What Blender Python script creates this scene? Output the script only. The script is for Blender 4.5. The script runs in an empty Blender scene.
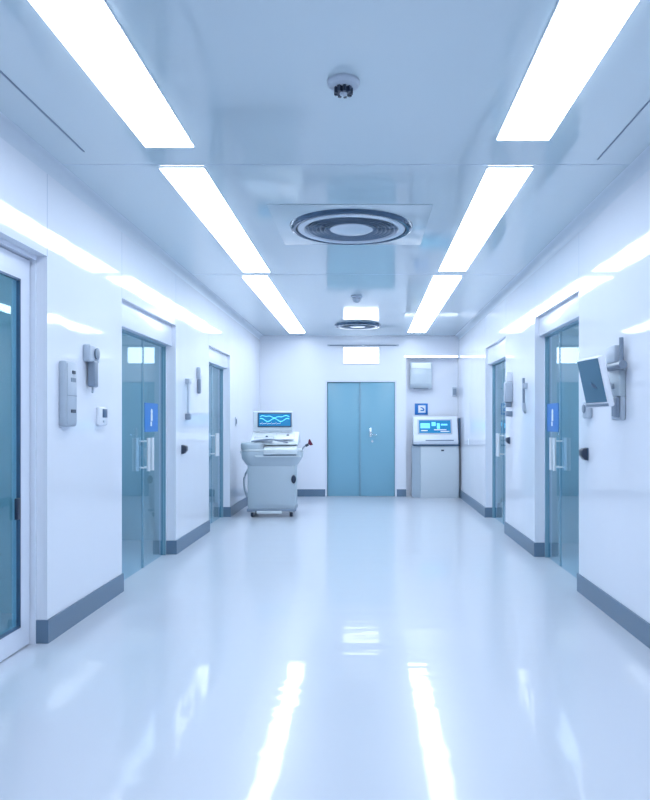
import bpy, bmesh, math, random
from mathutils import Vector, Matrix
random.seed(7)
PI = math.pi
scn = bpy.context.scene
C = scn.collection

# ------------------------------------------------------------------ dimensions (metres)
F = 720.0
EYE = 1.28
H = 2.80
XL, XR = -1.855, 1.62
YB = 12.55          # back wall
YF = -4.0           # wall behind the camera
REC = 0.09          # door recess
TH = 0.16           # wall thickness

# ------------------------------------------------------------------ materials
def mat(name, col, rough=0.5, metal=0.0, spec=0.5, coat=0.0, coat_r=0.05, emit=None, es=0.0, bump=None, ior=1.5):
    m = bpy.data.materials.new(name); m.use_nodes = True
    nt = m.node_tree; b = nt.nodes['Principled BSDF']
    b.inputs['Base Color'].default_value = (*col, 1)
    b.inputs['Roughness'].default_value = rough
    b.inputs['Metallic'].default_value = metal
    b.inputs['IOR'].default_value = ior
    b.inputs['Specular IOR Level'].default_value = spec
    b.inputs['Coat Weight'].default_value = coat
    b.inputs['Coat Roughness'].default_value = coat_r
    if emit:
        b.inputs['Emission Color'].default_value = (*emit, 1)
        b.inputs['Emission Strength'].default_value = es
    if bump:
        sc, st, stretch = bump
        tc = nt.nodes.new('ShaderNodeTexCoord'); mp = nt.nodes.new('ShaderNodeMapping')
        mp.inputs['Scale'].default_value = stretch
        n = nt.nodes.new('ShaderNodeTexNoise'); n.inputs['Scale'].default_value = sc; n.inputs['Detail'].default_value = 2
        bp = nt.nodes.new('ShaderNodeBump'); bp.inputs['Strength'].default_value = 1.0; bp.inputs['Distance'].default_value = st
        nt.links.new(tc.outputs['Object'], mp.inputs['Vector']); nt.links.new(mp.outputs[0], n.inputs['Vector'])
        nt.links.new(n.outputs[0], bp.inputs['Height']); nt.links.new(bp.outputs[0], b.inputs['Normal'])
        nt.links.new(bp.outputs[0], b.inputs['Coat Normal'])
    return m

def glass_mat(name, tint, ior, rough):
    m = bpy.data.materials.new(name); m.use_nodes = True
    nt = m.node_tree; nt.nodes.clear()
    o = nt.nodes.new('ShaderNodeOutputMaterial'); mx = nt.nodes.new('ShaderNodeMixShader')
    tr = nt.nodes.new('ShaderNodeBsdfTransparent'); tr.inputs[0].default_value = (*tint, 1)
    gl = nt.nodes.new('ShaderNodeBsdfGlossy'); gl.inputs['Roughness'].default_value = rough
    gl.inputs['Color'].default_value = (.80, .93, 1.0, 1)
    fr = nt.nodes.new('ShaderNodeFresnel'); fr.inputs['IOR'].default_value = ior
    geo = nt.nodes.new('ShaderNodeNewGeometry'); inv = nt.nodes.new('ShaderNodeMath'); inv.operation = 'SUBTRACT'; inv.inputs[0].default_value = 1
    mul = nt.nodes.new('ShaderNodeMath'); mul.operation = 'MULTIPLY'
    nt.links.new(geo.outputs['Backfacing'], inv.inputs[1]); nt.links.new(inv.outputs[0], mul.inputs[0]); nt.links.new(fr.outputs[0], mul.inputs[1])
    nt.links.new(mul.outputs[0], mx.inputs[0]); nt.links.new(tr.outputs[0], mx.inputs[1]); nt.links.new(gl.outputs[0], mx.inputs[2])
    nt.links.new(mx.outputs[0], o.inputs[0])
    return m

LIGHTCOL = (.84, .925, 1.0)
M = {}
M['wall'] = mat('gloss_wall', (.79, .83, .92), .055, bump=(1.6, .003, (1, 1, .6)), spec=.45)
M['wallback'] = mat('satin_end_wall', (.79, .83, .92), .22, spec=.4)
M['floor'] = mat('resin_floor', (.57, .62, .715), .3, spec=.4, coat=.42, coat_r=.05, bump=(2.2, .003, (.5, 2.2, 1)))
M['ceil'] = mat('gloss_ceiling', (.535, .645, .715), .07, ior=1.6, spec=.75, bump=(.9, .002, (1, 1, 1)))
M['seam'] = mat('seam', (.42, .50, .62), .4)
M['seamdark'] = mat('seam_dark', (.17, .24, .34), .4)
M['base'] = mat('baseboard_vinyl', (.12, .195, .29), .35)
M['basefar'] = M['base']
M['light'] = mat('light_diffuser', (.9, .9, .9), .4, emit=LIGHTCOL, es=10)
M['lightfar'] = mat('far_light_diffuser', (.9, .9, .9), .4, emit=LIGHTCOL, es=13)
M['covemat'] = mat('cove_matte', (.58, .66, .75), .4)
M['lampbox'] = mat('lamp_box_diffuser', (.9, .9, .9), .4, emit=(.9, .95, 1.0), es=4.2)
M['roomfill'] = mat('room_fill_light', (.9, .9, .9), .4, emit=LIGHTCOL, es=13)  # emission for the lights added inside the side rooms
M['strip'] = mat('reflection_strip', (.9, .9, .9), .4, emit=LIGHTCOL, es=3)  # glow painted in for a reflection, not a lamp
M['white'] = mat('white_enamel', (.80, .84, .92), .25)
M['frame'] = mat('door_frame_white', (.74, .79, .90), .25)
M['plastic'] = mat('pale_grey_plastic', (.45, .52, .62), .35)
M['mid'] = mat('mid_grey_plastic', (.22, .28, .37), .35)
M['cart'] = mat('cart_shell', (.48, .57, .65), .33)
M['carttop'] = mat('cart_top_white', (.68, .75, .80), .3)
M['dark'] = mat('dark_plastic', (.025, .04, .075), .3)
M['navy'] = mat('navy_trim', (.05, .11, .20), .3)
M['chrome'] = mat('brushed_steel', (.78, .83, .88), .18, metal=1)
M['pull'] = mat('satin_pull_metal', (.88, .91, .95), .3, metal=.5)
M['ring'] = mat('dark_ring_metal', (.05, .10, .17), .12, metal=.55)
M['vane'] = mat('diffuser_vanes', (.17, .24, .34), .3, metal=.3)
M['ringpale'] = mat('pale_ring', (.62, .70, .80), .25)
M['teal'] = mat('teal_door', (.20, .43, .565), .32)
M['tealedge'] = mat('teal_frame', (.19, .36, .47), .3)
M['glass'] = glass_mat('teal_glass', (.80, .905, .955), 1.55, .02)
M['glassblue'] = glass_mat('blue_glass', (.64, .86, .93), 1.5, .02)
M['roomwall'] = mat('side_room_wall', (.50, .66, .73), .45)
M['roomfloor'] = mat('side_room_floor', (.45, .64, .74), .22)
M['counter'] = mat('side_room_counter', (.16, .30, .42), .4)
M['blue'] = mat('sign_blue', (.02, .19, .58), .35)
M['signwhite'] = mat('sign_white', (.85, .9, .95), .35)
M['screen'] = mat('lit_screen', (.01, .05, .1), .15, emit=(.02, .26, .62), es=.9)
M['screencyan'] = mat('lit_screen_trace', (.1, .4, .6), .3, emit=(.16, .72, .95), es=1.0)
M['screenoff'] = mat('grey_blue_screen', (.10, .21, .31), .18)
M['red'] = mat('red_clip', (.13, .005, .04), .3)
M['kiosk'] = mat('kiosk_panel', (.55, .63, .70), .3)
M['kioskside'] = mat('kiosk_side', (.38, .47, .56), .3)
M['sheen'] = mat('kiosk_white', (.72, .78, .88), .25)

# ------------------------------------------------------------------ bmesh helpers
def merge(dst, src, mtx=None):
    if mtx is not None: bmesh.ops.transform(src, matrix=mtx, verts=src.verts)
    me = bpy.data.meshes.new('tmp'); src.to_mesh(me); src.free(); dst.from_mesh(me); bpy.data.meshes.remove(me)

def box(bm, x0, x1, y0, y1, z0, z1, bev=0, seg=2, mtx=None):
    t = bmesh.new(); bmesh.ops.create_cube(t, size=1)
    for v in t.verts:
        v.co = Vector((x0+(v.co.x+.5)*(x1-x0), y0+(v.co.y+.5)*(y1-y0), z0+(v.co.z+.5)*(z1-z0)))
    if bev: bmesh.ops.bevel(t, geom=list(t.edges), offset=bev, segments=seg, profile=.5, affect='EDGES')
    merge(bm, t, mtx); return bm

def prism(bm, pts, axis, a, b, bev=0, seg=2, mtx=None):
    """pts 2-D outline; axis 'x': pts=(y,z); 'y': pts=(x,z); 'z': pts=(x,y)"""
    def P(p, t):
        return {'x': (t, p[0], p[1]), 'y': (p[0], t, p[1]), 'z': (p[0], p[1], t)}[axis]
    t = bmesh.new()
    A = [t.verts.new(P(p, a)) for p in pts]; B = [t.verts.new(P(p, b)) for p in pts]
    t.faces.new(A); t.faces.new(B[::-1])
    n = len(pts)
    for i in range(n): t.faces.new((A[i], B[i], B[(i+1) % n], A[(i+1) % n]))
    bmesh.ops.recalc_face_normals(t, faces=t.faces)
    if bev: bmesh.ops.bevel(t, geom=list(t.edges), offset=bev, segments=seg, profile=.5, affect='EDGES')
    merge(bm, t, mtx); return bm

def lathe(bm, prof, n=32, mtx=None):
    t = bmesh.new(); rings = []
    for r, z in prof:
        if r < 1e-5: rings.append([t.verts.new((0, 0, z))])
        else: rings.append([t.verts.new((r*math.cos(2*PI*k/n), r*math.sin(2*PI*k/n), z)) for k in range(n)])
    for A, B in zip(rings, rings[1:]):
        for k in range(n):
            k2 = (k+1) % n
            if len(A) == 1 and len(B) == 1: continue
            if len(A) == 1: t.faces.new((A[0], B[k], B[k2]))
            elif len(B) == 1: t.faces.new((A[k], B[0], A[k2]))
            else: t.faces.new((A[k], B[k], B[k2], A[k2]))
    bmesh.ops.recalc_face_normals(t, faces=t.faces)
    merge(bm, t, mtx); return bm

def tube(bm, pts, r, n=10, smooth=0):
    pts = [Vector(p) for p in pts]
    for _ in range(smooth):
        q = [pts[0]]
        for a, b in zip(pts, pts[1:]): q += [a*.75+b*.25, a*.25+b*.75]
        q.append(pts[-1]); pts = q
    t = bmesh.new(); rings = []
    ref = Vector((0, 0, 1))
    for i, p in enumerate(pts):
        d = (pts[min(i+1, len(pts)-1)]-pts[max(i-1, 0)]).normalized()
        if abs(d.dot(ref)) > .95: u = d.cross(Vector((1, 0, 0))).normalized()
        else: u = d.cross(ref).normalized()
        w = d.cross(u)
        rr = r[i*len(r)//len(pts)] if isinstance(r, (list, tuple)) else r
        rings.append([t.verts.new(p+rr*(math.cos(2*PI*k/n)*u+math.sin(2*PI*k/n)*w)) for k in range(n)])
    for A, B in zip(rings, rings[1:]):
        for k in range(n): t.faces.new((A[k], A[(k+1) % n], B[(k+1) % n], B[k]))
    t.faces.new(rings[0][::-1]); t.faces.new(rings[-1])
    bmesh.ops.recalc_face_normals(t, faces=t.faces)
    merge(bm, t); return bm

def rrect(x0, x1, y0, y1, r, n=5):
    out = []
    for cx, cy, a0 in ((x1-r, y1-r, 0), (x0+r, y1-r, 90), (x0+r, y0+r, 180), (x1-r, y0+r, 270)):
        for k in range(n+1):
            a = math.radians(a0+90*k/n); out.append((cx+r*math.cos(a), cy+r*math.sin(a)))
    return out

def obj(name, bm, m, parent=None, smooth=True):
    me = bpy.data.meshes.new(name); bm.to_mesh(me); bm.free()
    o = bpy.data.objects.new(name, me); C.objects.link(o)
    me.materials.append(m)
    if smooth:
        me.polygons.foreach_set('use_smooth', [True]*len(me.polygons))
        me.set_sharp_from_angle(angle=math.radians(35))
    if parent: o.parent = parent
    return o

def new(): return bmesh.new()
def bx(*a, **k): return box(bmesh.new(), *a, **k)

def tag(o, label, cat, group=None, kind=None):
    o['label'] = label; o['category'] = cat
    if group: o['group'] = group
    if kind: o['kind'] = kind
    return o

def thing(name, label, cat, loc, rotz=0, group=None, kind=None, scale=None):
    o = bpy.data.objects.new(name, None); C.objects.link(o)
    o.location = loc; o.rotation_euler = (0, 0, rotz); o.empty_display_size = .1
    if scale: o.scale = scale
    return tag(o, label, cat, group, kind)

def struct(name, bm, m, label, cat, smooth=False):
    o = obj(name, bm, m, None, smooth); return tag(o, label, cat, None, 'structure')

# ------------------------------------------------------------------ door openings (y0, y1, z top)
LD = [(3.05, 4.19, 2.25), (5.47, 7.02, 2.23), (8.50, 9.82, 2.20)]
RD = [(5.48, 6.90, 2.29), (8.36, 9.76, 2.29)]

def wall_mesh(xa, xb, doors):
    bm = new(); y = YF
    for a, b, zt in doors:
        box(bm, xa, xb, y, a, 0, H); box(bm, xa, xb, a, b, zt, H); y = b
    box(bm, xa, xb, y, YB+.9, 0, H)
    return bm
struct('wall_left', wall_mesh(XL-TH, XL, LD), M['wall'], 'glossy white left corridor wall with three door recesses', 'wall')
struct('wall_right', wall_mesh(XR, XR+TH, RD), M['wall'], 'glossy white right corridor wall with two door recesses', 'wall')

# back wall with door opening and niche on the right
DX0, DX1, DZ = -.68, .506, 1.995
NX0, NZ, ND = .70, 2.41, .15
bm = new()
box(bm, XL, DX0, YB, YB+.12, 0, H)
box(bm, DX0, DX1, YB, YB+.12, DZ, H)
box(bm, DX1, NX0, YB, YB+.12, 0, H)
box(bm, NX0, XR, YB, YB+.12, NZ, H)
struct('wall_back', bm, M['wallback'], 'white end wall of the corridor with a shallow niche on its right', 'wall')
struct('wall_niche_side', bx(NX0-.12, NX0, YB+.12, YB+ND, 0, H), M['wall'], 'white left cheek of the niche in the end wall', 'wall')
struct('wall_niche_rear', bx(NX0-.12, XR, YB+ND, YB+ND+.1, 0, H), M['wall'], 'white rear face of the niche behind the kiosk', 'wall')
struct('wall_niche_top', bx(NX0, XR, YB+.12, YB+ND, NZ, NZ+.1), M['wall'], 'white soffit of the niche above the kiosk', 'wall')
th = thing('reflection_strip', 'thin glowing strip added for a light panel reflection along the top edge of the niche', 'reflection strip', (1.14, YB+.003, 2.437))  # emissive strip added where a ceiling panel reflects, no real lamp there
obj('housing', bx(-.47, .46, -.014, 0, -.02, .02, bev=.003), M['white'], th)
obj('diffuser', bx(-.465, .455, -.022, -.014, -.015, .015, bev=.003), M['strip'], th)  # glowing face of the added reflection strip
struct('wall_front', bx(XL-TH, XR+TH, YF-.12, YF, 0, H), M['wall'], 'white wall closing the corridor behind the camera', 'wall')

RX = 2.9            # depth of side rooms
bm = bx(XL-RX, XR+RX, YF-.12, YB+1.0, -.1, 0)
struct('floor', bm, M['floor'], 'glossy pale blue resin floor', 'floor')
bm = bx(XL-RX, XR+RX, YF-.12, YB+1.0, H, H+.12)
struct('ceiling', bm, M['ceil'], 'glossy pale blue ceiling panels', 'ceiling')

# coves between walls and ceiling
def cove(x, s):
    r = .07; pts = [(x, H)]
    for k in range(9):
        a = PI/2*k/8
        pts.append((x+s*(r-r*math.cos(a)), H-r+r*math.sin(a)))
    return prism(new(), pts, 'y', YF, YB)
struct('trim_1', cove(XL, 1), M['covemat'], 'rounded cove where the left wall meets the ceiling', 'trim', True)
struct('trim_2', cove(XR, -1), M['covemat'], 'rounded cove where the right wall meets the ceiling', 'trim', True)

# ceiling panel seams, wall panel seams
bm = new()
box(bm, XL+.07, XR-.07, 4.235, 4.241, H-.001, H+.01)
box(bm, XL+.07, XR-.07, 7.36, 7.366, H-.001, H+.01)
box(bm, XL+.07, XR-.07, .9, .906, H-.001, H+.01)
struct('trim_3', bm, M['seam'], 'fine cross joints between the ceiling panels', 'trim')
bm = new()
box(bm, -1.585, -1.575, YF, 4.03, H-.003, H+.01)
box(bm, 1.333, 1.341, YF, 4.15, H-.003, H+.01)
struct('trim_4', bm, M['seamdark'], 'dark lengthwise ceiling joints beside both walls', 'trim')
bm = new()
for a, b, zt in LD:
    for y in (a, b): box(bm, XL-.01, XL+.0008, y-.003, y+.003, zt, H-.07)
struct('trim_5', bm, M['seam'], 'upright panel joints above the left wall doors', 'trim')
bm = new()
for a, b, zt in RD:
    for y in (a, b): box(bm, XR-.0008, XR+.01, y-.003, y+.003, zt, H-.07)
box(bm, XR-.0008, XR+.01, 11.2, 11.204, 0.14, H-.07)
struct('trim_6', bm, M['seam'], 'upright panel joints above the right wall doors', 'trim')

# baseboards with short returns into the recesses
BH = .135
bm = new(); t = .012
prev = YF
for a, b, zt in LD+[(YB, None, 0)]:
    box(bm, XL, XL+t, prev-(t if prev > 0 else 0), a+(t if b else 0), 0, BH)
    if prev > 0: box(bm, XL-REC, XL, prev-t, prev, 0, BH)
    if b: box(bm, XL-REC, XL, a, a+t, 0, BH); prev = b
struct('baseboard_left', bm, M['base'], 'slate blue baseboard along the left wall', 'baseboard')
bm = new(); prev = YF
for a, b, zt in RD+[(YB, None, 0)]:
    box(bm, XR-t, XR, prev-(t if prev > 0 else 0), a+(t if b else 0), 0, BH)
    if prev > 0: box(bm, XR, XR+REC, prev-t, prev, 0, BH)
    if b: box(bm, XR, XR+REC, a, a+t, 0, BH); prev = b
struct('baseboard_right', bm, M['base'], 'slate blue baseboard along the right wall', 'baseboard')
bm = new()
box(bm, XL+t, DX0-.03, YB-t, YB, 0, .125); box(bm, DX1+.03, NX0, YB-t, YB, 0, .125)
struct('baseboard_back', bm, M['base'], 'slate blue baseboard along the end wall', 'baseboard')

# ------------------------------------------------------------------ side rooms seen through the glass
def side_room(s, x_in, cuts, nm):
    xo = x_in + s*(RX-.15)
    bm = new()
    a, b = sorted((xo, xo+s*.1)); box(bm, a, b, YF, YB+.9, 0, H)
    struct('wall_'+nm+'_outer', bm, M['roomwall'], 'teal grey rear wall of the rooms behind the %s glass doors' % nm, 'wall')
    bm = new()
    a, b = sorted((x_in, xo))
    for y in cuts: box(bm, a, b, y-.05, y+.05, 0, H)
    struct('wall_'+nm+'_partition', bm, M['roomwall'], 'teal grey partitions between the rooms behind the %s glass doors' % nm, 'wall')
side_room(-1, XL-TH, [1.6, 4.9, 7.9, 11.6], 'left')
side_room(1, XR+TH, [4.6, 7.7, 11.6], 'right')

def counter(x, y, rz, label, w=1.6):
    th = thing('counter', label, 'counter', (x, y, 0), rz, 'counters inside the side rooms')
    obj('cabinet', bx(-w/2, w/2, 0, .5, .1, .84, bev=.006), M['kioskside'], th)
    obj('plinth', bx(-w/2+.03, w/2-.03, .03, .5, 0, .1), M['counter'], th)
    obj('worktop', bx(-w/2-.02, w/2+.02, -.02, .52, .84, .88, bev=.006), M['counter'], th)
    for k in (-1, 1):
        d = obj('cabinet_door', bx(min(0, k*(w/2-.02))+.006, max(0, k*(w/2-.02))-.006, -.016, 0, .13, .82, bev=.004), M['roomwall'], th)
        hx = k*.06
        obj('handle', tube(new(), [(hx, -.016, .5), (hx, -.045, .5), (hx, -.045, .7), (hx, -.016, .7)], .006), M['chrome'], d)
    return th
counter(-3.6, 7.30, 0, 'blue grey counter seen through the left double glass door', 1.5)
counter(-3.6, 4.32, 0, 'blue grey counter seen through the nearest left door', 1.5)
counter(3.3, 7.10, 0, 'blue grey counter seen through the right double glass door', 1.5)

def ceiling_lamp(x, y, w, l, label, m, group, z=H):
    th = thing('ceiling_light', label, 'ceiling light', (x, y, z), 0, group)
    bm = new(); f = .006
    for a, b, c, d in ((-w/2-f, -w/2, -l/2-f, l/2+f), (w/2, w/2+f, -l/2-f, l/2+f), (-w/2, w/2, -l/2-f, -l/2), (-w/2, w/2, l/2, l/2+f)):
        box(bm, a, b, c, d, -.006, 0)
    obj('frame', bm, M['white'], th)
    obj('diffuser', bx(-w/2, w/2, -l/2, l/2, -.012, 0), m, th, smooth=False)
    return th
PX = {'nearest': ((-1.205, -.945, 3.94), (.70, .975, 3.84)), 'middle': ((-1.225, -.965, 7.22), (.725, .99, 7.16)),
      'farthest': ((-1.28, -1.02, 12.05), (.70, .99, 12.0)), 'unseen': ((-1.205, -.945, .5), (.70, .975, .5))}  # unseen pair added above the camera to light the near floor
for nm, y0 in (('nearest', .95), ('middle', 4.28), ('farthest', 7.47), ('unseen', -3.1)):
    for side, (x0, x1, y1) in zip(('left', 'right'), PX[nm]):
        lab = ('%s white light panel in the %s ceiling row' % (nm, side)) if nm != 'unseen' else 'added unseen white light panel above the camera in the %s ceiling row' % side
        ceiling_lamp((x0+x1)/2, (y0+y1)/2, x1-x0, y1-y0, lab, M['lightfar' if nm == 'farthest' else 'light'], 'long light panels in the corridor ceiling')
for x, y, lab in ((-3.3, 3.3, 'room light behind the nearest left door'), (-3.3, 6.3, 'room light behind the left double glass door'), (-3.3, 9.6, 'room light behind the far left glass door'),
             (3.1, 6.1, 'room light behind the right double glass door'), (3.1, 9.5, 'room light behind the far right glass door')):
    ceiling_lamp(x, y, .5, 1.2, 'added white '+lab, M['roomfill'], 'added light panels in the side rooms')  # lamps added to brighten the rooms behind the glass

# ------------------------------------------------------------------ doors
def pull_handle(parent, x, z0, z1, side):
    bm = new()
    for zz in (z0+.03, z1-.03): tube(bm, [(x, 0, zz), (x, side*.05, zz)], .007)
    tube(bm, [(x, side*.05, z0), (x, side*.05, z1)], .016, 12)
    obj('handle', bm, M['pull'], parent)

def notice(parent, x, z, w, h, y=-.008):
    """blue notice with a white standing figure mark and a white line above"""
    o = obj('notice_sign', bx(x-w/2, x+w/2, y-.004, y, z-h/2, z+h/2), M['blue'], parent)
    bm = new()
    lathe(bm, [(0, 0), (w*.07, 0), (w*.07, .001), (0, .001)], 16, Matrix.Translation((x, y-.004, z+h*.20)) @ Matrix.Rotation(PI/2, 4, 'X'))
    box(bm, x-w*.07, x+w*.07, y-.005, y-.004, z-h*.12, z+h*.12)
    box(bm, x-w*.09, x+w*.01, y-.005, y-.004, z-h*.30, z-h*.14)
    obj('pictogram', bm, M['signwhite'], o)

def glass_double_door(name, label, x, y, rz, w, zt, gt, with_sign, side, mid=None):
    d = thing(name, label, 'door', (x, y, 0), rz, kind='structure')
    # local x 0..w along the wall, front is -y
    bm = new()
    box(bm, 0, w, -.055, .05, gt, zt, bev=.003)
    box(bm, 0, .035, 0, .05, 0, gt); box(bm, w-.035, w, 0, .05, 0, gt)
    obj('frame', bm, M['frame'], d)
    bm = new()
    box(bm, .035, .047, -.004, .045, 0, gt); box(bm, w-.047, w-.035, -.004, .045, 0, gt); box(bm, .047, w-.047, -.004, .045, gt-.014, gt)
    obj('gasket', bm, M['tealedge'], d)
    mid = mid or w/2
    for k, (a, b) in enumerate(((.05, mid-.004), (mid+.004, w-.05))):
        g = obj('glass_panel', bx(a, b, .014, .026, .008, gt-.018), M['glass'], d, smooth=False)
        bm = new()
        for e in (a, b-.012): box(bm, e, e+.012, .012, .028, .008, gt-.018)
        obj('edge_strip', bm, M['tealedge'], g)
        hx = mid-.055 if k == 0 else mid+.055
        pull_handle(g, hx, .86, 1.15, -1); pull_handle(g, hx, .86, 1.15, 1)
    if with_sign: notice(d, mid+with_sign, 1.33, .40, .26, .012)
    return d

def mirror_loc(side, a, b):
    """origin and rotation so that local x runs along the wall and -y faces the corridor"""
    if side < 0: return (XL-REC, a, PI/2)
    return (XR+REC, b, -PI/2)
a, b, zt = LD[1]; x, y, rz = mirror_loc(-1, a, b)
glass_double_door('door_2', 'teal glass double door with chrome pulls in the left wall', x, y, rz, b-a, zt, 2.03, .23, -1, .86)
a, b, zt = LD[2]; x, y, rz = mirror_loc(-1, a, b)
glass_double_door('door_3', 'narrow looking far glass door in the left wall', x, y, rz, b-a, zt, 2.02, 0, -1)
a, b, zt = RD[0]; x, y, rz = mirror_loc(1, a, b)
glass_double_door('door_4', 'teal glass double door with chrome pulls in the right wall', x, y, rz, b-a, zt, 2.11, -.235, 1, .50)
a, b, zt = RD[1]; x, y, rz = mirror_loc(1, a, b)
glass_double_door('door_5', 'far glass door in the right wall', x, y, rz, b-a, zt, 2.07, 0, 1)

# nearest left door: white framed leaf with a large pane
a, b, zt = LD[0]; w = b-a; x, y, rz = mirror_loc(-1, a, b)
d = thing('door_1', 'white framed glass door at the left edge, nearest the camera', 'door', (x, y, 0), rz, kind='structure')
bm = new(); box(bm, 0, .02, -.03, .05, 0, zt); box(bm, w-.02, w, -.03, .05, 0, zt); box(bm, .02, w-.02, -.03, .05, zt-.025, zt)
obj('frame', bm, M['frame'], d)
bm = new()
lx0, lx1, lz1 = .026, w-.026, zt-.032
gx0, gx1, gz0, gz1 = .15, w-.14, .13, 2.09
for q in ((lx0, gx0, .008, lz1), (gx1, lx1, .008, lz1), (gx0, gx1, .008, gz0), (gx0, gx1, gz1, lz1)):
    box(bm, q[0], q[1], .0, .045, q[2], q[3])
leaf = obj('leaf', bm, M['frame'], d, smooth=False)
obj('glass_panel', bx(gx0, gx1, .016, .026, gz0, gz1), M['glassblue'], d, smooth=False)
bm = new()
for q in ((gx0, gx0+.012, gz0, gz1), (gx1-.012, gx1, gz0, gz1), (gx0, gx1, gz0, gz0+.012), (gx0, gx1, gz1-.012, gz1)):
    box(bm, q[0], q[1], -.004, .016, q[2], q[3])
obj('gasket', bm, M['navy'], d)
obj('lock', bx(gx1-.045, gx1-.006, -.008, .012, .74, .86, bev=.004), M['dark'], d)

# end doors
d = thing('door_6', 'plain blue double door in the end wall', 'door', (DX0, YB, 0), 0, kind='structure')
w = DX1-DX0; mx = .581
bm = new()
box(bm, -.03, .0, -.014, .05, 0, DZ+.03); box(bm, w, w+.03, -.014, .05, 0, DZ+.03); box(bm, 0, w, -.014, .05, DZ, DZ+.03)
obj('frame', bm, M['frame'], d)
l1 = obj('leaf', bx(.004, mx-.004, .022, .062, .006, DZ-.004, bev=.002), M['teal'], d)
l2 = obj('leaf', bx(mx+.004, w-.004, .006, .05, .006, DZ-.004, bev=.002), M['teal'], d)
obj('astragal', bx(mx-.022, mx+.012, .004, .022, .006, DZ-.004, bev=.002), M['tealedge'], d)
bm = new(); hx = .76
box(bm, hx-.018, hx+.018, -.004, .006, 1.04, 1.19, bev=.002)
tube(bm, [(hx, 0, 1.08), (hx, -.05, 1.08), (hx+.11, -.05, 1.07)], .009, smooth=1)
obj('lever_handle', bm, M['chrome'], l2)
bm = new(); lathe(bm, [(0, -.006), (.02, -.006), (.022, 0), (.022, .006)], 20, Matrix.Translation((hx+.03, .006, .96)) @ Matrix.Rotation(-PI/2, 4, 'X'))
obj('key_cylinder', bm, M['chrome'], l2)

# ------------------------------------------------------------------ light box above the end door, dome lines
th = thing('wall_light', 'glowing white light box above the blue end door', 'wall light', (-.085, YB, 2.455))
obj('housing', bx(-.32, .32, -.03, 0, -.15, .15, bev=.004), M['white'], th)
obj('diffuser', bx(-.30, .30, -.07, -.03, -.135, .135, bev=.01), M['lampbox'], th)
th = thing('cable_rail', 'slim grey rail on the end wall above the light box', 'rail', (-.05, YB, 2.63))
obj('rail', bx(-.62, .62, -.022, 0, -.008, .012, bev=.003), M['mid'], th)
bm = new()
bm.free()
for k in (-.6, 0, .6): obj('clip', bx(k-.02, k+.02, -.026, 0, -.012, .016, bev=.002), M['plastic'], th)

# ------------------------------------------------------------------ ceiling fittings
def diffuser(x, y, s, label, square):
    th = thing('air_diffuser', label, 'air vent', (x, y, H), 0, 'round ceiling air diffusers', scale=(s, s, .6))
    if square:
        obj('mounting_panel', bx(-.62, .62, -.60, .60, -.01, 0, bev=.003), M['ceil'], th)
    R = .51
    obj('outer_ring', lathe(new(), [(R, 0), (R, -.012), (R-.01, -.045), (R-.03, -.06), (R-.052, -.056), (R-.06, -.03), (R-.06, -.012), (R-.06, 0)], 72), M['ring'], th)
    obj('inner_ring', lathe(new(), [(R-.062, -.01), (R-.066, -.05), (R-.08, -.062), (R-.115, -.058), (R-.13, -.035), (R-.13, -.01)], 72), M['ringpale'], th)
    bm = new()
    for k in range(5):
        r = .35-.034*k
        lathe(bm, [(r, -.018), (r+.012, -.05-.002*k), (r+.007, -.052-.002*k), (r-.006, -.018)], 60)
    for k in range(12):
        a = 2*PI*k/12
        tube(bm, [(.18*math.cos(a), .18*math.sin(a), -.03), (.375*math.cos(a), .375*math.sin(a), -.03)], .004, 6)
    lathe(bm, [(.385, -.014), (.2, -.014), (.0, -.014)], 60)
    obj('vanes', bm, M['vane'], th)
    obj('centre_disc', lathe(new(), [(0, -.064), (.1, -.064), (.165, -.058), (.178, -.048), (.17, -.03), (.05, -.02)], 60), M['ringpale'], th)
    return th
diffuser(-.113, 5.56, .93, 'large round air diffuser set in a square ceiling panel', True)
diffuser(-.13, 11.15, .70, 'small far round air diffuser near the end wall', False)

def detector(x, y, s, label, dome):
    th = thing('smoke_detector', label, 'smoke detector', (x, y, H), 0, 'detectors along the ceiling centre', scale=(s, s, s))
    obj('base', lathe(new(), [(.075, 0), (.077, -.012), (.070, -.026), (.045, -.034), (0, -.034)], 40), M['plastic'], th)
    if dome:
        obj('dome', lathe(new(), [(.055, -.034), (.055, -.05), (.042, -.078), (.02, -.092), (0, -.095)], 32), M['plastic'], th)
    else:
        bm = new()
        for k in range(9):
            a = 2*PI*k/9
            box(bm, .028, .044, -.007, .007, -.062, -.034, mtx=Matrix.Rotation(a, 4, 'Z'))
        lathe(bm, [(0, -.034), (.026, -.034), (.026, -.058), (0, -.058)], 20)
        obj('sensing_chamber', bm, M['dark'], th)
        obj('cap', lathe(new(), [(.018, -.058), (.016, -.066), (0, -.068)], 24), M['plastic'], th)
detector(-.10, 3.20, .95, 'round smoke detector with dark slots, nearest the camera', False)
detector(-.11, 8.62, .9, 'small domed detector beyond the large air diffuser', True)

# ------------------------------------------------------------------ wall devices: local x along wall, -y into the corridor
def Lw(y, z): return (XL-.002, y, z+.033), PI/2
def Rw(y, z): return (XR+.002, y, z+.033), -PI/2

loc, r = Lw(4.43, 1.425)
th = thing('control_panel', 'tall grey control panel beside the nearest left door', 'control panel', loc, r)
obj('housing', bx(-.085, .085, -.045, 0, -.20, .20, bev=.012, seg=3), M['plastic'], th)
obj('cover', bx(-.07, .07, -.05, -.045, -.185, .185, bev=.002), M['plastic'], th)
bm = new(); box(bm, .0, .045, -.053, -.05, .125, .145); obj('indicator', bm, M['dark'], th)
bm = new(); box(bm, -.02, .05, -.053, -.05, .075, .10); obj('display', bm, M['mid'], th)
obj('indicator', bx(-.02, .05, -.053, -.05, -.115, -.095), M['dark'], th)
obj('seam_line', bx(-.07, .07, -.0515, -.05, -.012, -.008), M['mid'], th)

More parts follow.
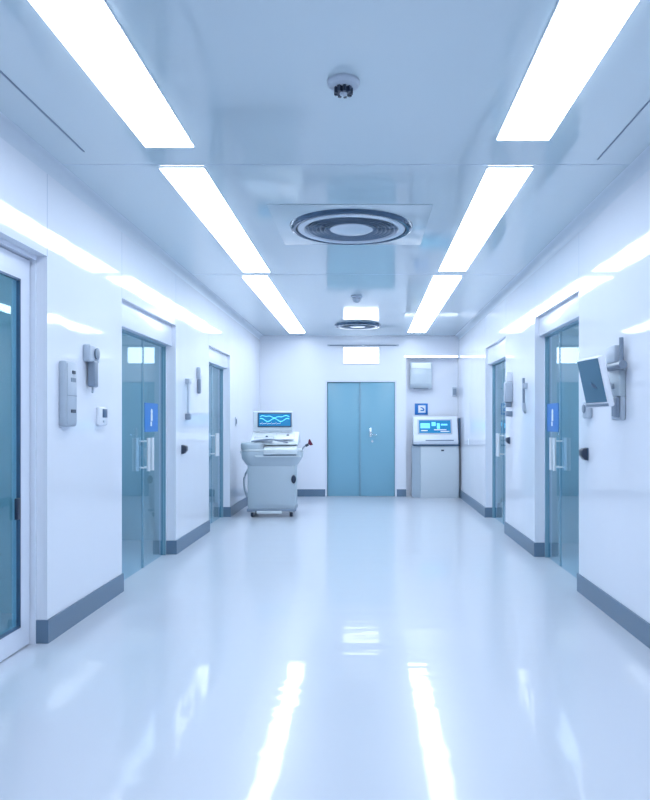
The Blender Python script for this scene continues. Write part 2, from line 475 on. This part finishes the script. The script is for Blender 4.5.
loc, r = Lw(4.80, 1.63)
th = thing('wall_handset', 'grey wall handset above and behind the tall control panel', 'handset', loc, r)
obj('cradle', bx(-.085, .085, -.05, 0, .02, .135, bev=.012, seg=3), M['plastic'], th)
bm = new(); lathe(bm, [(0, 0), (.035, 0), (.04, .012), (.025, .016), (0, .016)], 24, Matrix.Translation((.02, -.05, .08)) @ Matrix.Rotation(PI/2, 4, 'X'))
obj('earpiece', bm, M['mid'], th)
bm = new(); box(bm, -.035, .035, -.062, -.012, -.145, .03, bev=.012, seg=3)
obj('grip', bm, M['mid'], th)
obj('hook', tube(new(), [(0, -.035, -.14), (0, -.035, -.165), (.01, -.03, -.18)], .008), M['plastic'], th)

loc, r = Lw(5.02, 1.295)
th = thing('thermostat', 'small square wall thermostat with dark display before the left double door', 'thermostat', loc, r)
obj('housing', bx(-.075, .075, -.03, 0, -.065, .065, bev=.012, seg=3), M['white'], th)
obj('display', bx(-.025, .06, -.033, -.03, -.01, .05, bev=.001), M['navy'], th)
obj('button', bx(-.02, .02, -.034, -.03, -.045, -.03, bev=.001), M['plastic'], th)

# wall telephone with cord (left, far)
loc, r = Lw(7.42, 1.5)
th = thing('wall_telephone', 'slim pale wall handset with hanging cord past the left double door', 'telephone', loc, r)
obj('cradle', bx(-.04, .05, -.045, 0, .15, .205, bev=.008), M['plastic'], th)
obj('cord', tube(new(), [(-.02, -.03, .16), (-.045, -.035, .05), (-.04, -.03, -.1), (-.01, -.03, -.18)], .012, smooth=2), M['plastic'], th)
obj('mouthpiece', bx(-.04, .04, -.05, 0, -.22, -.155, bev=.012), M['mid'], th)
loc, r = Lw(7.92, 1.7)
th = thing('wall_scanner', 'thin grey wand hanging before the far left glass door', 'scanner', loc, r)
obj('head', bx(-.045, .045, -.04, 0, .03, .16, bev=.012), M['plastic'], th)
obj('window', bx(-.025, .025, -.044, -.04, .055, .13, bev=.001), M['white'], th)
obj('grip', bx(-.02, .02, -.04, -.005, -.13, .03, bev=.008), M['mid'], th)

def knob_switch(loc, r, label, s=1):
    th = thing('door_button', label, 'button', loc, r, 'black door buttons on the walls', scale=(s, s, s))
    obj('mount', bx(-.045, .045, -.012, 0, -.05, .05, bev=.008), M['navy'], th)
    bm = new(); prism(bm, [(0, -.045), (-.03, -.045), (-.055, -.01), (-.055, .03), (-.035, .045), (0, .045)], 'x', -.04, .04, bev=.006)
    obj('cap', bm, M['dark'], th)
loc, r = Lw(7.27, .98); knob_switch(loc, r, 'black door button beside the left double door', .95)
loc, r = Rw(5.28, 1.02); knob_switch(loc, r, 'black door button below the square intercom on the right wall', .95)
loc, r = Rw(8.12, 1.05); knob_switch(loc, r, 'black door button beside the far right glass door', .8)

loc, r = Lw(10.25, 1.27)
th = thing('light_switch', 'small grey switch beyond the far left glass door', 'switch', loc, r)
obj('plate', bx(-.05, .05, -.012, 0, -.06, .06, bev=.004), M['plastic'], th)
obj('rocker', bx(-.025, .025, -.02, -.012, -.035, .035, bev=.003), M['mid'], th)

loc, r = Rw(5.22, 1.345)
th = thing('intercom', 'square white intercom under the tilted wall monitor', 'intercom', loc, r)
obj('housing', bx(-.075, .075, -.035, 0, -.065, .065, bev=.014, seg=3), M['plastic'], th)
bm = new(); lathe(bm, [(0, 0), (.03, 0), (.034, .006), (.028, .010), (0, .008)], 24, Matrix.Translation((-.015, -.035, .005)) @ Matrix.Rotation(PI/2, 4, 'X'))
obj('speaker_button', bm, M['mid'], th)

# right wall mid devices
loc, r = Rw(8.0, 1.5)
th = thing('soap_dispenser', 'long pale dispenser on the right wall before the far door', 'dispenser', loc, r)
obj('cap', bx(-.035, .035, -.07, 0, .2, .31, bev=.012), M['white'], th)
obj('body', bx(-.055, .055, -.085, 0, -.02, .20, bev=.014, seg=3), M['plastic'], th)
obj('nozzle', bx(-.03, .03, -.07, -.01, -.08, -.02, bev=.008), M['mid'], th)
obj('drip_cup', bx(-.04, .04, -.07, 0, -.18, -.12, bev=.008), M['mid'], th)
loc, r = Rw(7.25, 1.5)
th = thing('wall_wand', 'slim dark wand in a clip before the right double door', 'wand', loc, r)
obj('clip', bx(-.03, .03, -.045, 0, .09, .15, bev=.008), M['plastic'], th)
obj('rod', tube(new(), [(0, -.035, .2), (0, -.035, 0), (.004, -.035, -.06)], .013, smooth=0), M['mid'], th)
obj('grip', tube(new(), [(.004, -.035, -.05), (0, -.03, -.13), (-.006, -.02, -.15)], .019), M['plastic'], th)
loc, r = Rw(11.4, .95)
th = thing('wall_socket', 'tiny white socket low on the right wall near the kiosk', 'socket', loc, r)
obj('plate', bx(-.05, .05, -.01, 0, -.05, .05, bev=.004), M['white'], th)
obj('insert', bx(-.03, .03, -.014, -.01, -.02, .02, bev=.002), M['plastic'], th)

# wall monitor on its arm (right): bracket on wall, arm, tilted monitor
loc, r = Rw(4.60, 1.24)
th = thing('wall_monitor', 'small tilted grey monitor on a bracket arm on the right wall', 'monitor', loc, r)
bm = new(); box(bm, -.075, .115, -.045, 0, .17, .36, bev=.012, seg=3)
obj('wall_plate', bm, M['cart'], th)
obj('upper_box', bx(-.085, .07, -.06, -.0, .39, .50, bev=.01), M['plastic'], th)
bm = new(); tube(bm, [(.11, -.03, .34), (.11, -.03, .54)], .014, 14); obj('upright_rod', bm, M['mid'], th)
bm = new(); tube(bm, [(-.06, -.05, .365), (.20, -.05, .365)], .026, 18); obj('pivot_tube', bm, M['mid'], th)
bm = new()
tube(bm, [(0, -.03, .24), (.03, -.10, .25), (.06, -.155, .262)], .02, 14, smooth=2)
lathe(bm, [(0, -.02), (.028, -.02), (.03, 0), (.028, .02), (0, .02)], 20, Matrix.Translation((.055, -.15, .26)))
obj('arm', bm, M['plastic'], th)
mm = Matrix.Translation((.075, -.182, .268)) @ Matrix.Rotation(math.radians(9), 4, 'Z') @ Matrix.Rotation(math.radians(13), 4, 'X')
hs = obj('housing', bx(-.15, .15, -.02, .022, -.165, .155, bev=.012, seg=3, mtx=mm), M['white'], th)
obj('screen', bx(-.137, .137, -.024, -.019, -.13, .142, mtx=mm), M['screenoff'], hs)
obj('lower_bezel', bx(-.145, .145, -.025, -.018, -.158, -.14, bev=.002, mtx=mm), M['mid'], hs)
bm = new()
pts = [(-.02, .0), (.0, -.01), (.025, -.012), (.05, -.03), (.055, -.045), (.035, -.04), (.01, -.035), (-.01, -.025)]
prism(bm, pts, 'y', -.0255, -.0235, mtx=mm)
obj('screen_mark', bm, M['navy'], hs)
loc, r = Rw(4.59, 1.34)
th = thing('wall_receiver', 'grey receiver holder just below the monitor bracket', 'receiver', loc, r)
obj('holder', bx(-.08, .11, -.035, 0, -.075, .075, bev=.014, seg=3), M['plastic'], th)
obj('receiver', bx(.03, .095, -.06, -.035, -.06, .07, bev=.01, seg=3), M['mid'], th)
obj('slot', bx(-.06, -.02, -.038, -.035, -.05, .05, bev=.001), M['mid'], th)

# ------------------------------------------------------------------ screen content
def trace(parent, x0, x1, zc, amp, y, kind, m, width=.006):
    n = 40; bm = new(); P = []
    for k in range(n+1):
        u = k/n
        if kind == 0: v = math.sin(u*9)*.5+math.sin(u*23)*.3
        elif kind == 1: v = 1.0 if (k % 9) == 4 else (-.5 if (k % 9) == 5 else 0)
        else: v = math.sin(u*14+1)*.6
        P.append((x0+(x1-x0)*u, zc+amp*v))
    for (a, b), (c, d) in zip(P, P[1:]):
        vs = [bm.verts.new(q) for q in ((a, y, b-width/2), (c, y, d-width/2), (c, y, d+width/2), (a, y, b+width/2))]
        bm.faces.new(vs)
    bmesh.ops.solidify(bm, geom=list(bm.faces), thickness=-.001)
    obj('waveform', bm, m, parent)

# ------------------------------------------------------------------ medical cart
th = thing('medical_cart', 'wheeled grey medical cart with a lit monitor by the left corner', 'medical cart', (-1.30, 10.09, 0), math.radians(3), scale=(1, 1, 1.03))
# local: x -.33..+.33 ; front y=-.33
prof = [(-.30, .10), (.30, .10), (.325, .14), (.325, .70), (-.325, .70), (-.325, .14)]
obj('body', prism(new(), prof, 'y', -.30, .28, bev=.014, seg=3), M['cart'], th)
obj('front_panel', bx(-.29, .29, -.312, -.30, .16, .68, bev=.004), M['cart'], th)
obj('base_bumper', bx(-.335, .335, -.325, .31, .075, .115, bev=.014, seg=3), M['mid'], th)
# flared tub under the worktop
t_ = bmesh.new()
levels = [(.66, .30, .30, .06), (.70, .36, .33, .10), (.77, .405, .36, .12), (.84, .415, .37, .12), (.87, .405, .365, .12)]
rings = []
for z, hx, hy, rr in levels:
    rings.append([t_.verts.new((px, py, z)) for px, py in rrect(-hx, hx, -hy, hy, rr, 6)])
for A, B in zip(rings, rings[1:]):
    for k in range(len(A)): t_.faces.new((A[k], A[(k+1) % len(A)], B[(k+1) % len(A)], B[k]))
t_.faces.new(rings[0][::-1]); t_.faces.new(rings[-1]); bmesh.ops.recalc_face_normals(t_, faces=t_.faces)
obj('tub', t_, M['cart'], th)
obj('front_rail', prism(new(), rrect(-.22, .40, -.395, -.35, .02, 4), 'z', .795, .815, bev=.004), M['carttop'], th)
obj('worktop', prism(new(), rrect(-.41, .41, -.37, .36, .12, 8), 'z', .87, .90, bev=.006), M['carttop'], th)
# keyboard drawer in front right
kb = obj('drawer', prism(new(), [(-.42, .83), (-.30, .83), (.05, .95), (.05, 1.0), (-.36, .915), (-.42, .90)], 'x', -.10, .35, bev=.010, seg=3), M['carttop'], th)
obj('drawer_gap', bx(-.10, .34, -.405, -.38, .818, .832, bev=.003), M['navy'], kb)
obj('arm_pad', prism(new(), rrect(-.42, -.10, -.37, .05, .12, 8), 'z', .88, .985, bev=.03, seg=4), M['cart'], th)
# sloped top console
obj('console', prism(new(), [(-.28, .95), (.25, .95), (.25, 1.12), (.12, 1.12), (-.25, 1.0)], 'x', -.30, .36, bev=.02, seg=3), M['carttop'], th)
bm = new()
prism(bm, [(-.30, 1.0), (-.10, 1.045), (-.10, 1.06), (-.30, 1.015)], 'x', -.25, .02, bev=.006)
obj('tray_pad', bm, M['sheen'], th)
obj('tray_pad', prism(new(), [(-.26, 1.02), (-.02, 1.085), (-.02, 1.10), (-.26, 1.035)], 'x', .04, .30, bev=.006), M['white'], th)
obj('trackball', lathe(new(), [(0, .025), (.018, .018), (.025, 0), (0, 0)], 16, Matrix.Translation((.21, -.1, 1.07))), M['dark'], th)
obj('trackball', lathe(new(), [(0, .02), (.014, .014), (.02, 0), (0, 0)], 16, Matrix.Translation((-.08, -.12, 1.055))), M['navy'], th)
bm = new(); tube(bm, [(-.27, -.33, 1.0), (-.12, -.33, 1.02), (.0, -.33, 1.03), (.1, -.33, 1.01), (.22, -.32, .985)], .012, smooth=2)
obj('cable', bm, M['mid'], th)
# monitor
bm = new(); box(bm, -.06, .12, .10, .18, 1.08, 1.2, bev=.01); obj('monitor_stand', bm, M['carttop'], th)
mh = obj('monitor', bx(-.29, .265, .08, .20, 1.13, 1.405, bev=.014, seg=3), M['carttop'], th)
bz = obj('bezel', bx(-.225, .253, .070, .082, 1.185, 1.385, bev=.004), M['navy'], mh)
obj('screen', bx(-.208, .235, .066, .0705, 1.205, 1.368), M['screen'], mh)
trace(mh, -.19, .22, 1.33, .02, .0655, 0, M['screencyan'], .012)
trace(mh, -.19, .22, 1.285, .035, .0655, 2, M['screencyan'], .014)
trace(mh, -.19, .10, 1.235, .02, .0655, 1, M['signwhite'], .008)
# side hose with red clip
bm = new(); tube(bm, [(.34, -.1, .72), (.40, -.12, .78), (.40, -.14, .88), (.44, -.15, .93), (.50, -.15, .96)], .010, smooth=2)
obj('side_hose', bm, M['mid'], th)
bm = new(); prism(bm, [(.49, .965), (.52, .94), (.56, .95), (.54, .985), (.515, 1.03), (.50, 1.02)], 'y', -.17, -.13, bev=.005)
obj('hose_clip', bm, M['red'], th)
obj('hose_collar', tube(new(), [(.455, -.15, .935), (.495, -.15, .955)], .018), M['dark'], th)
bm = new(); lathe(bm, [(0, .03), (.03, .024), (.034, 0), (.034, -.006), (0, -.006)], 24, Matrix.Translation((.30, -.318, .50)) @ Matrix.Rotation(PI/2, 4, 'X') @ Matrix.Scale(1.7, 4, (0, 1, 0)))
obj('release_knob', bm, M['dark'], th)
bm = new(); tube(bm, [(-.34, -.1, .62), (-.40, -.1, .5), (-.39, -.1, .35), (-.35, -.1, .25)], .014, smooth=2)
obj('side_cable', bm, M['cart'], th)
for sx, sy in ((-1, -1), (1, -1), (-1, 1), (1, 1)):
    cx, cy = sx*.265, sy*.255
    bm = new(); box(bm, cx-.03, cx+.03, cy-.03, cy+.04, .06, .085, bev=.004)
    for k in (-1, 1): box(bm, cx+k*.026-.003, cx+k*.026+.003, cy-.02, cy+.035, .03, .07)
    cs = obj('caster', bm, M['carttop'], th)
    obj('wheel', lathe(new(), [(0, -.02), (.03, -.02), (.038, -.012), (.038, .012), (.03, .02), (0, .02)], 24, Matrix.Translation((cx, cy, .038)) @ Matrix.Rotation(PI/2, 4, 'Y')), M['dark'], cs)
obj('foot_bar', bx(-.20, .14, -.345, -.30, .05, .085, bev=.008), M['carttop'], th)
obj('push_handle', tube(new(), [(-.40, -.2, .85), (-.44, -.2, .86), (-.44, .2, .86), (-.40, .2, .85)], .012, smooth=1), M['carttop'], th)

# ------------------------------------------------------------------ kiosk at right of the end wall
th = thing('kiosk', 'pale grey kiosk cabinet with sloped lit screen in the right corner', 'kiosk', (1.21, 12.27, 0))
prof = rrect(-.40, .40, 0, .42, .02, 2)
prof = [(-.40, .10), (-.27, 0), (.34, 0), (.375, .015), (.39, .05), (.39, .40), (-.40, .40)]
obj('cabinet', prism(new(), prof, 'z', .0, .885, bev=.006), M['kiosk'], th)
obj('side_panel', prism(new(), [(-.403, .10), (-.278, .003), (-.29, .0), (-.415, .097), (-.415, .40), (-.403, .40)], 'z', .01, .88), M['kioskside'], th)
obj('lock', bx(.07, .12, -.008, 0, .80, .825, bev=.003), M['dark'], th)
obj('shelf', prism(new(), [(-.405, .06), (-.30, -.02), (.38, -.02), (.405, .05), (.405, .40), (-.405, .40)], 'z', .885, .915, bev=.008), M['navy'], th)
con = obj('console', prism(new(), [(-.03, .915), (-.05, .96), (-.03, 1.04), (.09, 1.38), (.16, 1.40), (.30, 1.38), (.30, .915)], 'x', -.40, .36, bev=.014, seg=3), M['sheen'], th)
ang = math.atan2(.12, .34)
mm = Matrix.Translation((0, .028, 1.205)) @ Matrix.Rotation(-ang, 4, 'X')
obj('screen_bezel', bx(-.33, .26, -.010, .004, -.125, .145, bev=.004, mtx=mm), M['plastic'], con)
sc = obj('screen', bx(-.305, .235, -.014, -.009, -.105, .125, mtx=mm), M['screen'], con)
bm = new()
bm.free()
for q in ((-.28, -.12, -.02, .07), (-.09, -.02, .02, .09), (.0, .05, -.03, .07), (.07, .18, .03, .06)): obj('screen_tile', bx(q[0], q[1], -.0155, -.014, q[2], q[3], mtx=mm), M['screencyan'], con)
bm = new()
bm.free()
for q in ((-.05, .16, -.055, -.04), (.06, .21, -.085, -.07), (-.27, -.16, -.07, -.055)): obj('screen_text', bx(q[0], q[1], -.0155, -.014, q[2], q[3], mtx=mm), M['signwhite'], con)
obj('card_slot', bx(-.20, .28, -.058, -.03, .975, .995, bev=.004), M['mid'], con)
obj('backing_panel', bx(.375, .405, .05, .40, .90, 1.36, bev=.004), M['navy'], th)

# ------------------------------------------------------------------ niche wall fittings
YN = YB+ND
th = thing('wall_sign', 'small blue square sign with white symbol above the kiosk', 'sign', (.975, YN, 1.525))
k_ = 720/ (YN)
obj('plate', bx(-.115, .115, -.012, 0, -.10, .10, bev=.006), M['blue'], th)
obj('white_square', bx(-.055, .075, -.014, -.012, -.065, .065, bev=.001), M['signwhite'], th)
bm = new()
prism(bm, [(-.025, -.035), (.03, -.035), (.045, -.01), (.03, .02), (-.005, .035), (-.025, .035), (-.025, .018), (-.01, .018), (.018, .0), (.018, -.015), (-.025, -.015)], 'y', -.0155, -.014, mtx=Matrix.Translation((.01, 0, 0)))
obj('symbol', bm, M['blue'], th)

th = thing('towel_dispenser', 'grey towel dispenser with bright top high in the niche', 'dispenser', (.96, YN, 2.085))
obj('body', prism(new(), [(0, -.20), (-.10, -.20), (-.15, -.12), (-.17, .05), (-.15, .26), (0, .26)], 'x', -.19, .19, bev=.01, seg=3), M['kiosk'], th)
obj('lid', prism(new(), [(-.10, .14), (-.178, .14), (-.17, .24), (-.10, .25)], 'x', -.17, .17, bev=.008, seg=3), M['signwhite'], th)
obj('paper_slot', bx(-.13, .13, -.13, -.08, -.212, -.20), M['mid'], th)

th = thing('card_reader', 'small dark grey reader on the niche rear face by the right corner', 'card reader', (1.555, YN, 1.83))
obj('housing', bx(-.035, .04, -.04, .0, -.08, .08, bev=.008), M['plastic'], th)
obj('face', bx(-.025, .03, -.044, -.04, -.055, .055, bev=.001), M['mid'], th)

# ------------------------------------------------------------------ world, camera, view
w = bpy.data.worlds.new('world'); scn.world = w; w.use_nodes = True
w.node_tree.nodes['Background'].inputs[0].default_value = (.55, .72, 1, 1)
w.node_tree.nodes['Background'].inputs[1].default_value = .3
cam = bpy.data.cameras.new('camera'); co = bpy.data.objects.new('camera', cam); C.objects.link(co)
co.location = (0, 0, EYE); co.rotation_euler = (PI/2, 0, 0)
cam.sensor_fit = 'VERTICAL'; cam.sensor_height = 36; cam.sensor_width = 36*650/800; cam.lens = F*36/800
cam.shift_x = -(366-325)/800; cam.shift_y = (423-400)/800
cam.clip_start = .05
scn.camera = co
scn.view_settings.view_transform = 'Standard'; scn.view_settings.look = 'None'
scn.view_settings.exposure = -0.15; scn.view_settings.gamma = 1; scn.view_settings.use_curve_mapping = False
